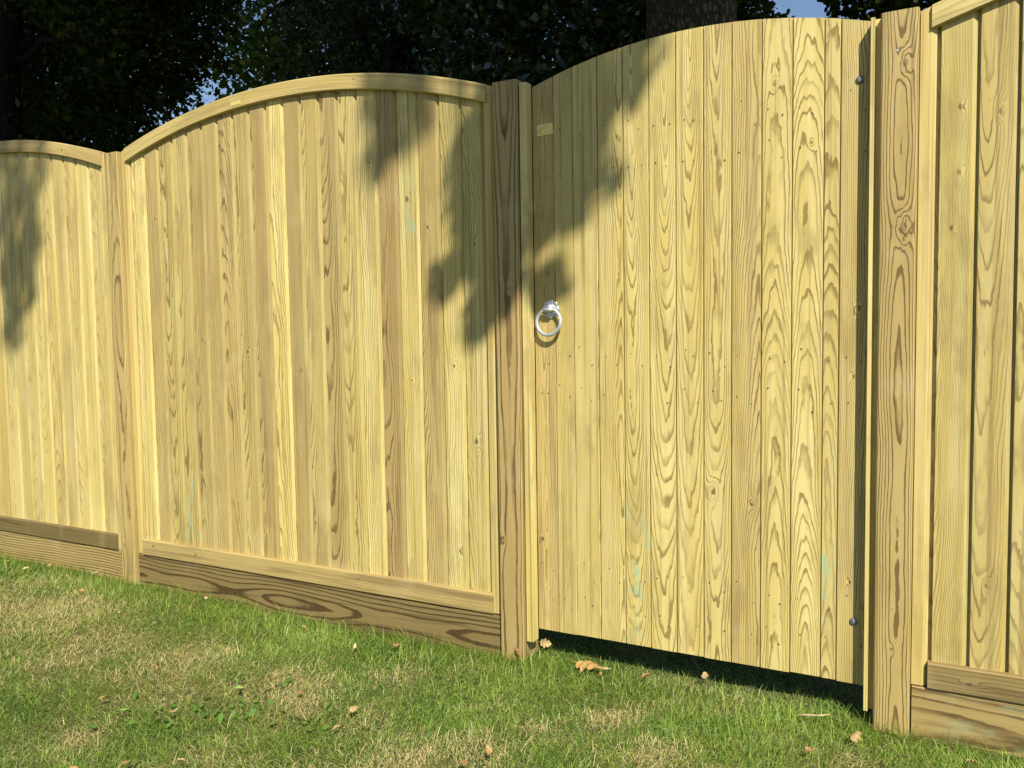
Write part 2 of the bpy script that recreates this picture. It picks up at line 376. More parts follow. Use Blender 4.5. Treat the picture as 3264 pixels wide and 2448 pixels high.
panel_left = arched_fence(-2.880, 'fence panel at the far left, cut off by the picture edge', bw_left,
    rand_wood(brown=0.8, con=0.25, spc=0.01, knots=[(-0.03, 0.62, .004)]), rand_wood(brown=1.0, con=0.3, light=-0.60, spc=0.02), stile_w)
panel_mid = arched_fence(-0.964, 'whole arched fence panel left of the gate with a curved top rail', bw_mid,
    rand_wood(brown=0.55, con=0.30, spc=0.010, knots=[(-0.02, 0.35, .003)]), rand_wood(brown=0.8, con=0.35, spc=0.012, knots=[(0.17, -0.80, .004), (0.16, -0.54, .005), (0.17, 0.31, .004)]), stile_w)
panel_right = arched_fence(2.080, 'fence panel right of the gate with wide planks, cut off by the right picture edge', bw_right,
    rand_wood(brown=0.15, con=0.55, spc=0.008), rand_wood(brown=1.0, con=0.5, light=-0.38, spc=0.012, knots=[(0.155, -0.77, .005)]), stile_w)
# repair plug let into the top rail of the middle panel
u = -0.225; an = -math.asin(u / R_CAP)
vs = [(sx * 0.026, y, sz * 0.013) for y in (0.0112, 0.0135) for sx, sz in ((-1, -1), (1, -1), (1, 1), (-1, 1))]
me = mesh_pydata('patch', vs, [[0, 1, 2, 3], [4, 7, 6, 5], [0, 4, 5, 1], [1, 5, 6, 2], [2, 6, 7, 3], [3, 7, 4, 0]])
wood_params(me, [(z, y, x) for x, y, z in vs], spc=0.01, con=0.2, brown=0.1, green=(0, .3, .25))
link('patch', me, WOOD, panel_mid, (u + 0.03 * math.sin(an), 0, arch(u) - 0.030), (0, -an, 0))

# ------------------------------------------------------------------ gravel boards
def gravel(x0, x1, label, wood):
    t = rail('gravel_board', rect_prof(0.0190, 0.050, -0.06, 0.1235, 0.003)[:2] and [(0.0190, -0.06), (0.0190, 0.1205), (0.022, 0.1235), (0.050, 0.1235), (0.050, -0.06)], x0, x1, None, (0, 0, 0), wood, 1)
    return tag(t, label, 'gravel board', 'gravel boards along the foot of the fence')
gravel(-3.80, -1.9630, 'grey-brown gravel board with fine parallel grain under the far left fence panel', dict(cx=0.55, D0=0.1, tilt=0.0, spc=0.0165, con=2.0, brown=0.75, light=-0.22, seed=5.0))
gravel(-1.8685, -0.0570, 'dark gravel board with bold swirling grain between left and middle posts', dict(cx=0.035, D0=0.015, tilt=0.0, spc=0.0180, con=2.4, brown=1.0, light=-0.50, seed=21.0, amp=0.19))
gravel(1.1755, 2.98, 'gravel board with pale green streak right of the right post', dict(cx=0.03, D0=0.05, tilt=0.03, spc=0.018, con=1.3, brown=0.9, light=-0.22, seed=33.0, green=(1.5, 0.5, 0.35)))

# ------------------------------------------------------------------ posts
def post_prof(w, d, r, seg=3):
    out = []
    for (cx_, cy_, a0) in ((r, r, 180), (w - r, r, 270)):
        for k in range(seg + 1):
            a = math.radians(a0 + 90 * k / seg); out.append((cx_ + r * math.cos(a), cy_ + r * math.sin(a)))
    return out + [(w, d), (0, d)]
def post(x, z, label, wood, w=0.0885, tiltx=0.0, r=0.008):
    t = empty('fence_post', (x, 0, 0), label, 'fence post', 'timber fence posts')
    o = board('post_shaft', post_prof(w, 0.10, r), -0.3, lambda xx: z + tiltx * xx, t, (0, 0, 0), wood, 1)
    return t
p_left = post(-1.9610, 1.842, 'timber fence post between the far left panel and the middle panel', dict(cx=0.06, D0=0.12, tilt=0.0, spc=0.008, con=1.1, brown=0.8, light=-.04, seed=3.0, knots=[(0.03, 0.16, .003)]))
p_mid = post(-0.0530, 1.849, 'timber fence post on the latch side of the gate, half in tree shadow', dict(cx=0.045, D0=0.055, tilt=-0.012, spc=0.0130, con=1.4, brown=1.0, light=-0.10, seed=44.0, knots=[(0.02, 0.38, .004), (0.055, 1.2, .003)]))
p_right = post(1.0830, 1.850, 'timber fence post right of the gate with bold dark oval grain', dict(cx=0.054, D0=0.020, tilt=0.0, spc=0.0082, con=1.8, brown=0.75, light=-0.08, seed=9.0, amp=0.07, knots=[(0.060, 1.31, .009), (0.045, 0.22, .003), (0.06, 1.72, .007)]))
for (px_, pz_) in ((0.040, 1.752), (0.046, 0.33)):
    vs, fs = tube([(0, 0.001, 0), (0, -0.0012, 0)], [0.0035, 0.003], 10)
    link('screw', mesh_pydata('screw', vs, fs), M_GAL, p_right, (px_, 0, pz_))
# battens the gate closes against, fixed to the posts
def stop(x0, x1, z0, z1, parent, px_, wood, rebate=0):
    pf = [(x0 - px_, 0.013), (x0 - px_ + .001, 0.012), (x1 - px_ - .001, 0.012), (x1 - px_, 0.013), (x1 - px_, 0.0485), (x0 - px_, 0.0485)]
    if rebate: pf = pf[:2] + [(x0 - px_ + rebate, 0.012), (x0 - px_ + rebate, 0.032), (x1 - px_, 0.032)] + pf[4:]
    return board('stop_batten', pf, z0, z1, parent, (0, 0, 0), wood)
stop(0.0400, 0.0640, 0.056, 1.838, p_mid, -0.0530, dict(cx=0.2, D0=0.02, tilt=0, spc=0.0036, con=0.35, brown=0.02, seed=8))
stop(1.0585, 1.0828, 0.036, 1.847, p_right, 1.0830, dict(cx=0.2, D0=0.02, tilt=0, spc=0.0036, con=0.15, brown=0.0, seed=18), rebate=0.0105)
# ------------------------------------------------------------------ gate
gate = empty('garden_gate', (0.56, 0.05, 0.09), 'garden gate of upright boards with arched top and ring latch', 'gate')
GX = [0.0648, 0.139, 0.203, 0.286, 0.369, 0.450, 0.532, 0.614, 0.695, 0.778, 0.860, 0.942, 0.983, 1.0700]
def gtop(X):
    return 1.918 - (1.62 - math.sqrt(1.62 * 1.62 - (X - 0.595) ** 2)) + 0.0
gw = {0: dict(cx=.035, D0=.02, tilt=.0, spc=.0052, con=1.1, brown=.62, knots=[(0.045, 1.155, .004), (0.02, 0.30, .005)], seed=71),
      1: dict(cx=-.03, D0=.03, tilt=.01, spc=.0052, con=1.2, brown=.12, seed=2),
      2: dict(cx=.12, D0=.03, tilt=-.01, spc=.0048, con=1.15, brown=.1, seed=14),
      3: dict(cx=.075, D0=.02, tilt=.01, spc=.0050, con=1.2, brown=.15, seed=25),
      4: dict(cx=.03, D0=.08, tilt=-.04, spc=.0048, con=1.15, brown=.08, green=(.22, .28, 1.0), seed=38),
      5: dict(cx=.05, D0=.10, tilt=-.055, spc=.0062, con=1.15, brown=.05, seed=45),
      6: dict(cx=.04, D0=.09, tilt=-.045, spc=.0064, con=1.1, brown=.08, seed=53),
      7: dict(cx=.04, D0=.07, tilt=-.02, spc=.0050, con=1.2, brown=.22, knots=[(.03, .50, .006)], seed=66, light=0),
      8: dict(cx=.085, D0=.04, tilt=.03, spc=.0054, con=1.15, brown=.5, knots=[(.062, .47, .004)], seed=73),
      9: dict(cx=.04, D0=.05, tilt=.03, spc=.0048, con=1.1, brown=.12, seed=84, knots=[(.035, 1.64, .004)]),
      10: dict(cx=.042, D0=.02, tilt=.05, spc=.0054, con=1.15, brown=.04, seed=95, knots=[(.05, 1.47, .003)]),
      11: dict(cx=.02, D0=.03, tilt=.04, spc=.0054, con=1.2, brown=.3, green=(.35, .35, .8), seed=6),
      12: dict(cx=.09, D0=.05, tilt=.01, spc=.0046, con=1.2, brown=.45, seed=17, knots=[(.052, 1.02, .005), (.04, .84, .004), (.035, 0.28, .003)])}
for i in range(13):
    a, b = GX[i], GX[i + 1]; wd = b - a; g = 0.0014 if i != 1 else 0.0004; gl = g if i not in (0, 1) else 0.0002
    c = 0.0016
    pf = [(gl, 0.0 + c), (gl + c, 0.0), (wd - g - c, 0.0), (wd - g, c), (wd - g, 0.007), (wd, 0.007), (wd, 0.021), (0.0, 0.021), (0.0, 0.007), (gl, 0.007)]
    if i == 12: pf = [(gl, c), (gl + c, 0), (wd, 0), (wd, 0.021), (0.0, 0.021), (0, 0.007), (gl, 0.007)]
    zz = lambda x, a=a: gtop(a + x) - 0.09
    zb0 = rnd.uniform(-0.001, 0.002)
    o = board('plank', pf, zb0, zz, gate, (a - 0.56, rnd.uniform(-0.0006, 0.0006), 0), gw[i])
    me = o.data
# frame on the far side
for zz in (0.12, 0.86, 1.52):
    rail('ledge', rect_prof(0.0225, 0.062, zz, zz + 0.10), -0.49, 0.50, gate, (0, 0, 0), rand_wood())
for xx in (-0.491, 0.440):
    board('frame_stile', rect_prof(xx, xx + 0.06, 0.0225, 0.0635), 0.003, 1.72, gate, (0, 0, 0), rand_wood())
# nail dimples
vs = []; fs = []
for i in range(13):
    a, b = GX[i], GX[i + 1]; n = 0
    for z0 in (0.20, 0.30, 0.86, 0.98, 1.55, 1.66):
        for f in ((0.28, 0.72) if b - a > 0.06 else (0.5,)):
            if rnd.random() < 0.22: continue
            X = a + (b - a) * f + rnd.uniform(-.008, .008) - 0.56; Z = z0 + rnd.uniform(-.02, .02) - 0.09 + (f - .5) * -.07; r_ = rnd.uniform(.0016, .0026)
            o = len(vs)
            for k in range(6): vs.append((X + r_ * math.cos(k * 1.047), -0.0011, Z + r_ * 1.2 * math.sin(k * 1.047)))
            fs.append([o + k for k in range(6)])
tag(link('nail', mesh_pydata('nail', vs, fs), M_HOLE, gate), kind='stuff')
# coach bolt heads
def dome(r, h, seg=16, rings=5):
    vs = []; fs = []
    for k in range(rings):
        a = math.pi / 2 * k / rings
        for j in range(seg): t = 2 * math.pi * j / seg; vs.append((r * math.cos(a) * math.cos(t), -h * math.sin(a), r * math.cos(a) * math.sin(t)))
    vs.append((0, -h, 0))
    for k in range(rings - 1):
        for j in range(seg): fs.append([k * seg + j, k * seg + (j + 1) % seg, (k + 1) * seg + (j + 1) % seg, (k + 1) * seg + j])
    for j in range(seg): fs.append([(rings - 1) * seg + j, (rings - 1) * seg + (j + 1) % seg, len(vs) - 1])
    return vs, fs
for (X, Z) in ((1.030, 1.706), (1.028, 0.262)):
    vs, fs = dome(0.0108, 0.0055); link('coach_bolt', mesh_pydata('coach_bolt', vs, fs, True), M_GALD, gate, (X - 0.56, 0, Z - 0.09))
# brass maker's plate: scalloped ends, raised border, worn embossed lines
pl = []
hw, hh = 0.0275, 0.0165
def arcp(cx_, cz_, r, a0, a1, n=5): return [(cx_ + r * math.cos(math.radians(a0 + (a1 - a0) * k / n)), cz_ + r * math.sin(math.radians(a0 + (a1 - a0) * k / n))) for k in range(n + 1)]
pl += arcp(hw - .005, hh - .0045, .0055, 90, -30); pl += arcp(hw + .001, 0, .0025, 140, 220); pl += arcp(hw - .005, -hh + .0045, .0055, 30, -90)
pl += arcp(-hw + .005, -hh + .0045, .0055, -90, -210); pl += arcp(-hw - .001, 0, .0025, -40, 40); pl += arcp(-hw + .005, hh - .0045, .0055, 210, 90)
n = len(pl)
vs = [(x, -0.0016, z) for x, z in pl] + [(x * 1.03, -0.0006, z * 1.03) for x, z in pl] + [(x * 1.03, 0.0, z * 1.03) for x, z in pl]
fs = [list(range(n))[::-1]] + [[k * n + i, k * n + (i + 1) % n, (k + 1) * n + (i + 1) % n, (k + 1) * n + i] for k in (0, 1) for i in range(n)]
parts = [(vs, fs)]
def bar(x, z, lx, lz, rot=0.0):
    c, s = math.cos(rot), math.sin(rot); q = [(x + c * sx * lx - s * sz * lz, z + s * sx * lx + c * sz * lz) for sx, sz in ((-1, -1), (1, -1), (1, 1), (-1, 1))]
    v = [(a_, -0.0024, b_) for a_, b_ in q] + [(a_, -0.0014, b_) for a_, b_ in q]
    return v, [[0, 1, 2, 3], [0, 4, 5, 1], [1, 5, 6, 2], [2, 6, 7, 3], [3, 7, 4, 0]]
rl = random.Random(4)
for k in range(9): parts.append(bar(-0.0150 + k * 0.0038, 0.0085 + rl.uniform(-.001, .001), .0006, .0026, rl.uniform(-.5, .5))); parts.append(bar(-0.0138 + k * 0.0038, 0.0075 + rl.uniform(-.002, .002), .0010, .0005, rl.uniform(-.4, .4)))
for zz, nn, hl in ((0.0022, 12, .0009), (-0.0022, 14, .0008), (-0.0066, 8, .0010)):
    for k in range(nn):
        if rl.random() < 0.85: parts.append(bar((k - nn / 2 + .5) * .0030, zz, rl.uniform(.0006, .0011), hl, rl.uniform(-.2, .2)))
plate = link('brass_plate', mesh_pydata('brass_plate', *join(parts)), M_BRASS, gate, (0.110 - 0.56, 0, 1.693 - 0.09), (0, -0.05, 0))
for sx in (-1, 1):
    vs, fs = dome(0.0018, 0.0012, 8, 3); link('pin', mesh_pydata('pin', vs, fs, True), M_BRASS, plate, (sx * 0.0245, -0.0016, 0.0))
# ring latch
RX, RZ = 0.124 - 0.56, 1.132 - 0.09
lob = []
for k in range(64):
    t = 2 * math.pi * k / 64; r = 0.0195 + 0.0052 * abs(math.cos(4 * t)) ** 0.6; lob.append((r * math.sin(t), r * math.cos(t)))
n = len(lob)
vs = [(x * .93, -0.0035, z * .93) for x, z in lob] + [(x, -0.0022, z) for x, z in lob] + [(x, 0.0, z) for x, z in lob]
fs = [[k * n + i, k * n + (i + 1) % n, (k + 1) * n + (i + 1) % n, (k + 1) * n + i] for k in (0, 1) for i in range(n)] + [list(range(n))[::-1]]
latch = link('ring_latch', mesh_pydata('ring_latch', vs, fs), M_GAL, gate, (RX, -0.0008, RZ))
latch.scale = (1.2, 1.1, 1.2)
vs, fs = dome(0.0130, 0.015, 20, 6); link('boss', mesh_pydata('boss', vs, fs, True), M_GAL, latch, (0, -0.003, 0.003))
vs, fs = tube([(-0.012, -0.0185, 0.0), (-0.008, -0.0205, 0.001), (0.008, -0.0205, 0.001), (0.012, -0.0185, 0.0)], [0.0035, .0048, .0048, .0035], 10); link('ring_pivot', mesh_pydata('ring_pivot', vs, fs, True), M_GAL, latch, (0, 0, -0.003))
pts = []; rr = []
vs = []; fs = []; NS, NR = 56, 10
for k in range(NS):
    a = 2 * math.pi * k / NS; rt = 0.0044 + 0.0007 * math.cos(a + math.pi)
    for j in range(NR):
        b = 2 * math.pi * j / NR; R0 = 0.0345
        vs.append(((R0 + rt * math.cos(b)) * math.sin(a), rt * math.sin(b), (R0 + rt * math.cos(b)) * math.cos(a)))
for k in range(NS):
    for j in range(NR): fs.append([k * NR + j, ((k + 1) % NS) * NR + j, ((k + 1) % NS) * NR + (j + 1) % NR, k * NR + (j + 1) % NR])
link('ring', mesh_pydata('ring', vs, fs, True), M_GAL, latch, (0, -0.0170, -0.0335), (math.radians(-6), 0, 0))
for k in (1, 3, 5, 7):
    t = 2 * math.pi * k / 8; vs, fs = dome(0.0024, 0.0014, 8, 3); link('screw', mesh_pydata('screw', vs, fs, True), M_HOLE, latch, (0.0185 * math.sin(t), -0.0032, 0.0185 * math.cos(t)))

# ------------------------------------------------------------------ lawn
rs = np.random.RandomState(3)
DRY = [(-1.85, -0.47, .26, 1.3), (-1.40, -0.56, .22, .9), (-1.0, -0.52, .20, .8), (-0.55, -0.50, .15, .9), (-0.80, -0.72, .15, .6), (-0.29, -0.26, .08, .5), (0.05, -0.72, .13, .95), (0.2, -0.6, .10, .8), (0.44, -0.27, .07, .9),
       (0.64, -0.42, .09, 1.0), (1.05, -0.22, .06, .6), (-0.11, -0.82, .10, .6), (-0.35, -0.93, .11, .6), (-0.78, -1.00, .09, .9), (0.70, 0.0, .10, .55), (-0.42, -0.56, .10, 1), (-2.2, -.5, .3, .8), (-0.2, -.56, .09, .6), (0.30, -.40, .06, .5), (0.52, -.18, .05, .5), (0.15, -.85, .12, .8)]
def vnoise(x, y, s, seed):
    r = np.random.RandomState(seed); out = 0
    for k in range(5):
        th = r.uniform(0, 6.28); ph = r.uniform(0, 6.28); f = s * r.uniform(.6, 1.6); out = out + np.sin(f * (x * np.cos(th) + y * np.sin(th)) + ph + 1.3 * np.sin(f * .7 * (y * np.cos(th) - x * np.sin(th)) + ph * 2))
    return out / 5
def dryness(x, y):
    d = np.zeros_like(x)
    for cx_, cy_, r_, a_ in DRY:
        q = ((x - cx_) ** 2 + (y - cy_) ** 2) / (r_ * r_); d = np.maximum(d, a_ * np.exp(-q * 0.9))
    return d
def blades(n, xr, yr, dens=None):
    x = rs.uniform(xr[0], xr[1], n); y = rs.uniform(yr[0], yr[1], n)
    if dens is not None:
        k = rs.rand(n) < dens(x, y); x, y = x[k], y[k]
    return x, y
xa, ya = blades(460000, (-3.4, 1.9), (-1.75, 0.35), lambda x, y: np.where(y > -0.55 * (x + 3.2) - 0.55, 1.0, 0.25) * np.where(y > 0.06, 0.6, 1.0))
xb, yb = blades(60000, (-6.5, 4.0), (-3.6, 0.0), lambda x, y: 1.0 * ~((x > -3.4) & (x < 1.9) & (y > -1.75)))
xc, yc = blades(26000, (-4, 3.5), (0.3, 3.0))
X = np.concatenate([xa, xb, xc]); Y = np.concatenate([ya, yb, yc]); N = len(X)
# keep blades out of the posts and boards
inwall = ((Y > -0.002) & (Y < 0.055) & ~((X > 0.04) & (X < 1.08)))
near_post = (Y > -0.004) & (Y < 0.104) & (((X > -0.056) & (X < 0.04)) | ((X > 1.08) & (X < 1.175)) | ((X > -1.965) & (X < -1.868)))
k = ~(inwall | near_post); X, Y = X[k], Y[k]; N = len(X)
dry = dryness(X, Y) + 0.16 * vnoise(X, Y, 9, 5) + 0.10 * vnoise(X, Y, 30, 6) + 0.04
clumpd = vnoise(X, Y, 38, 25) + vnoise(X, Y, 19, 26)
isdry = rs.rand(N) < np.clip(dry * 1.0 + 0.12 * clumpd, 0.05, 0.80)
lush = np.clip(1 - np.abs(Y + 0.05) / 0.22, 0, 1) * (X < 1.6)
L_edge = np.clip(1 - np.abs(Y + 0.02) / 0.05, 0, 1)
lush = np.maximum(lush, 0.8 * np.exp(-((X - 1.0) ** 2 / .1 + (Y + .12) ** 2 / .03)))
clump = vnoise(X, Y, 45, 15) + vnoise(X, Y, 80, 16)
L = rs.gamma(4, 0.0072, N) * (0.85 + 0.5 * lush + 0.22 * vnoise(X, Y, 7, 9) + 0.28 * clump + 0.35 * L_edge); L = np.clip(L, 0.010, 0.085)
L = np.where(isdry, L * 0.85, L); bare = (Y > 0.02)
L = np.where(bare, L * 0.75, L)
ang = 2.2 * vnoise(X, Y, 6, 2) + 1.2 * vnoise(X, Y, 17, 4) + rs.normal(0, 1.5, N)
lean = np.clip(rs.normal(1.20, 0.34, N) - 0.35 * lush, 0.05, 1.55)
W = rs.uniform(0.0009, 0.0018, N) * np.where(rs.rand(N) < 0.05, 1.5, 1.0)
Z = hgt(X, Y)
dirx, diry = np.cos(ang), np.sin(ang)
# keep leaning blades from poking through the boards: lean away from the fence when close
closef = (Y > -0.06) & (Y < 0.0) & (diry > 0) & ~((X > 0.06) & (X < 1.05)); diry = np.where(closef, -np.abs(diry), diry)
pxv, pyv = -diry, dirx
vv = np.zeros((N, 5, 3)); tw = rs.uniform(-.6, .6, N)
pxv2, pyv2 = pxv * np.cos(tw) - pyv * np.sin(tw), pxv * np.sin(tw) + pyv * np.cos(tw)
for s, (f, wf) in enumerate(((0.0, 1.0), (0.55, 0.8), (1.0, 0.0))):
    th = lean * (0.35 + 0.75 * f)
    hx = L * f * np.sin(th); hz = L * f * np.cos(th)
    cxx = X + dirx * hx; cyy = Y + diry * hx; czz = Z + hz + 0.0
    if s < 2:
        vv[:, s * 2, 0] = cxx + pxv2 * W * wf * .5; vv[:, s * 2, 1] = cyy + pyv2 * W * wf * .5; vv[:, s * 2, 2] = czz
        vv[:, s * 2 + 1, 0] = cxx - pxv2 * W * wf * .5; vv[:, s * 2 + 1, 1] = cyy - pyv2 * W * wf * .5; vv[:, s * 2 + 1, 2] = czz
    else: vv[:, 4, 0] = cxx; vv[:, 4, 1] = cyy; vv[:, 4, 2] = czz
tri = np.array([[0, 1, 2], [1, 3, 2], [2, 3, 4]]); Fb = (np.arange(N)[:, None, None] * 5 + tri[None]).reshape(-1, 3)
me = np_mesh('lawn_grass', vv.reshape(-1, 3), Fb)
hue = np.clip(rs.normal(0.45, 0.32, N) + 0.25 * vnoise(X, Y, 5, 12) + 0.25 * lush + 0.22 * clump, 0, 1)[:, None]
gc = np.array([[0.080, 0.185, 0.026]]) * (1 - hue) + np.array([[0.345, 0.480, 0.085]]) * hue
h2 = rs.rand(N)[:, None]
dc = np.array([[0.50, 0.41, 0.18]]) * (1 - h2) + np.array([[0.84, 0.72, 0.38]]) * h2
mid = rs.rand(N)[:, None] < 0.2
colr = np.where(isdry[:, None], dc, gc); colr = np.where(mid & isdry[:, None], 0.5 * dc + 0.5 * gc, colr)
C4 = np.ones((N, 5, 4), dtype=np.float32); C4[:, :, :3] = colr[:, None, :]
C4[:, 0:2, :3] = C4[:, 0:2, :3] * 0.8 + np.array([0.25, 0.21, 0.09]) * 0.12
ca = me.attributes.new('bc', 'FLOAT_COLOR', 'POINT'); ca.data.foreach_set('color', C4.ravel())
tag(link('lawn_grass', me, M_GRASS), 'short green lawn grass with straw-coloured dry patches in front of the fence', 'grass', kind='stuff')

# broad-leaved weeds and clover in the lawn
vs = []; fs = []; lv = []
for (cx_, cy_, r_, n_) in ((-0.50, -0.66, .13, 26), (-0.60, -0.80, .12, 18), (-0.05, -0.20, .16, 90), (0.20, -0.25, .12, 40), (0.72, -0.22, .12, 40), (1.0, -0.12, .12, 50), (-0.45, -0.22, .12, 40), (-0.30, -0.62, .08, 10), (0.45, -.12, .2, 40), (-0.75, -.85, .1, 10)):
    for k in range(n_):
        x = cx_ + rnd.gauss(0, r_ * .6); y = min(cy_ + rnd.gauss(0, r_ * .6), -0.03); big = n_ < 30
        s = rnd.uniform(.005, .011) if big else rnd.uniform(.003, .005); z = float(hgt(np.array(x), np.array(y))) + rnd.uniform(.010, .022)
        tx, ty = rnd.uniform(-.8, .8), rnd.uniform(-.8, .8); a0 = rnd.uniform(0, 6.28); el = rnd.uniform(1.0, 1.7) if big else 1.0; o = len(vs)
        for q in range(7):
            t = 6.283 * q / 7; u_, v_ = s * el * math.cos(t), s * math.sin(t) * .8
            xx = u_ * math.cos(a0) - v_ * math.sin(a0); yy = u_ * math.sin(a0) + v_ * math.cos(a0); vs.append((x + xx, y + yy, z + tx * xx + ty * yy)); 
        q_ = rnd.random(); lv += [q_] * 7; fs.append([o + q for q in range(7)])
me = mesh_pydata('lawn_weeds', vs, fs); a_ = me.attributes.new('lv', 'FLOAT', 'POINT'); a_.data.foreach_set('value', lv)
tag(link('lawn_weeds', me, M_WEED), 'small clover and plantain leaves growing among the lawn grass', 'weeds', kind='stuff')

# ------------------------------------------------------------------ fallen leaves
def dead_leaf(x, y, size, mat, label, seed, rot=None, z=0.022, tilt=0.35, curl=1.0, lobes=4, narrow=0.55, loc=None):
    r = random.Random(seed); pts = []; n = 22
    for k in range(n + 1):
        s = k / n; wdt = narrow * 0.5 * math.sin(math.pi * s ** 0.8) ** 0.7 * (1 + 0.22 * math.sin(s * lobes * 2 * math.pi + seed) + 0.12 * math.sin(s * 31 + seed * 3) * (0.2 if lobes == 0 else 1)); pts.append((s - 0.5, max(wdt, 0.012)))
    size *= 0.78; vs = []; fs = []
    kx = r.uniform(-1.2, 1.2) * curl; ky = r.uniform(0.8, 2.4) * curl * r.choice([-1, 1]); tw_ = r.uniform(-1, 1) * curl
    def bend(u_, v_): return (u_, v_, 0.5 * kx * u_ * u_ + 0.8 * ky * v_ * v_ + tw_ * u_ * v_ + 0.02 * math.sin(u_ * 23 + seed))
    for (s, wd) in pts:
        for f in (-1, -.5, 0, .5, 1): vs.append([c * size for c in bend(s, wd * f)])
    for k in range(n):
        for j in range(4): fs.append([k * 5 + j, k * 5 + j + 1, (k + 1) * 5 + j + 1, (k + 1) * 5 + j])
    b0 = bend(-0.5, 0)
    st = tube([[c * size for c in bend(-0.45, 0)], [c * size for c in (b0[0] - .15, b0[1] + .02, b0[2])], [c * size for c in (b0[0] - .3, b0[1] + .07, b0[2] + .02)]], [size * .016, size * .012, size * .012], 5)
    V_, F_ = join([(vs, fs), st]); me = mesh_pydata('fallen_leaf', V_, F_, True)
    zz = z + float(hgt(np.array(x), np.array(y))) + 0.012
    o = link('fallen_leaf', me, M_DRY[mat], None, (x, y, zz), (r.uniform(-tilt, tilt), r.uniform(-tilt, tilt), rot if rot is not None else r.uniform(0, 6.28)))
    return tag(o, label, 'leaf', 'fallen leaves on the lawn')
LEAVES = [
 (-2.655, -.094, .040, 'orange', 'orange dry leaf at the left picture edge close to the gravel board'),
 (-2.436, -.136, .036, 'pale', 'small pale leaf in the grass, second from the left below the gravel board'),
 (-2.40, -.050, .032, 'tan', 'small tan leaf touching the gravel board of the far left panel'),
 (-2.104, -.035, .062, 'pale', 'large pale curled leaf leaning on the gravel board just left of the left post'),
 (-1.894, -.243, .048, 'orange', 'orange pointed leaf on the grass below the left post'),
 (-1.517, -.347, .036, 'tan', 'faded tan leaf sunk in the grass right of the left post'),
 (-1.362, -.061, .036, 'pale', 'pale leaf near the dark gravel board, a little right of the left post'),
 (-0.802, -.125, .050, 'orange', 'oval orange leaf in front of the middle of the dark gravel board'),
 (-0.961, -.617, .040, 'brown', 'brown crumpled leaf in the dry patch left of centre'),
 (-0.901, -.849, .036, 'orange', 'orange leaf standing in the grass at lower left'),
 (-0.640, -.816, .038, 'tan', 'tan leaf lying below the weeds at lower left'),
 (-0.764, -.879, .034, 'green', 'bright green leaf left of the tan leaf at lower left'),
 (-0.592, -.621, .030, 'green', 'round green leaf at the top of the weed patch'),
 (-0.427, -.544, .040, 'red', 'reddish pink leaf among straw at the right of the weed patch'),
 (-0.606, -1.139, .036, 'orange', 'orange leaf cut by the bottom edge of the picture at left'),
 (-0.512, -1.061, .036, 'red', 'reddish brown leaf near the bottom edge at left'),
 (-0.394, -.996, .034, 'tan', 'narrow tan leaf near the bottom edge, right of the reddish one'),
 (-0.187, -.661, .034, 'tan', 'tan leaf in the grass below the middle post, near the bottom'),
 (-0.513, -.185, .034, 'pale', 'pale cream chip of leaf on green grass before the gravel board'),
 (-0.389, -.123, .042, 'red', 'dark red leaf close to the gravel board left of the middle post'),
 (-0.216, -.552, .040, 'tan', 'flat tan leaf in the straw patch below the middle post'),
 (0.331, -.045, .034, 'orange', 'small orange scrap just right below the big curled leaf'),
 (0.451, .000, .045, 'brown', 'crumpled brown leaf in the dry grass at the shadow edge under the gate'),
 (0.227, -.678, .050, 'red', 'reddish leaf at the bottom edge of the picture near the centre'),
 (0.262, -.610, .046, 'orange', 'orange brown leaf on straw at the bottom near the centre'),
 (0.612, .072, .046, 'tan', 'tan leaf tipping into the shadow under the gate'),
 (0.590, -.015, .052, 'brown', 'folded brown leaf in dry grass below the gate'),
 (1.056, -.127, .060, 'tan', 'lobed tan oak leaf left of the foot of the right post'),
 (0.966, -.268, .036, 'brown', 'brown leaf between the pale twig and the bottom right picture edge'),
 (1.318, -.145, .042, 'tan', 'tan leaf at the bottom right edge of the picture')]
for k, (x, y, s, m, lab) in enumerate(LEAVES):
    dead_leaf(x, y, s, m, lab, 100 + k, lobes=rnd.choice([3, 4, 0, 4]))
dead_leaf(0.270, -0.005, 0.125, 'orange', 'big curled orange-brown leaf lying in front of the left end of the gate', 7, rot=-0.15, z=0.024, tilt=0.15, curl=.8, lobes=3, narrow=.62)
dead_leaf(0.325, 0.002, 0.042, 'pale', 'pale end of leaf resting against the big curled leaf by the gate', 8, rot=-0.2, z=0.022, tilt=.1, lobes=0, narrow=.4)
o = dead_leaf(0.020, -0.016, 0.040, 'brown', 'brown leaf standing against the foot of the middle post', 9, z=0.025, lobes=4); o.rotation_euler = (1.2, 0.5, -0.4)
o = dead_leaf(0.075, 0.080, 0.050, 'tan', 'yellow-brown leaf propped under the latch corner of the gate', 12, z=0.028, lobes=3, narrow=.7); o.rotation_euler = (1.25, 0.1, 0.2)
vs, fs = tube([(0, 0, 0), (.02, .004, .004), (.05, .006, .007), (.078, .016, .012)], [.0022, .0026, .0022, .0013], 6)
tag(link('twig', mesh_pydata('twig', vs, fs, True), M_DRY['pale'], None, (0.905, -0.065, 0.022)), 'pale straight twig lying on the lawn below the gate', 'twig')

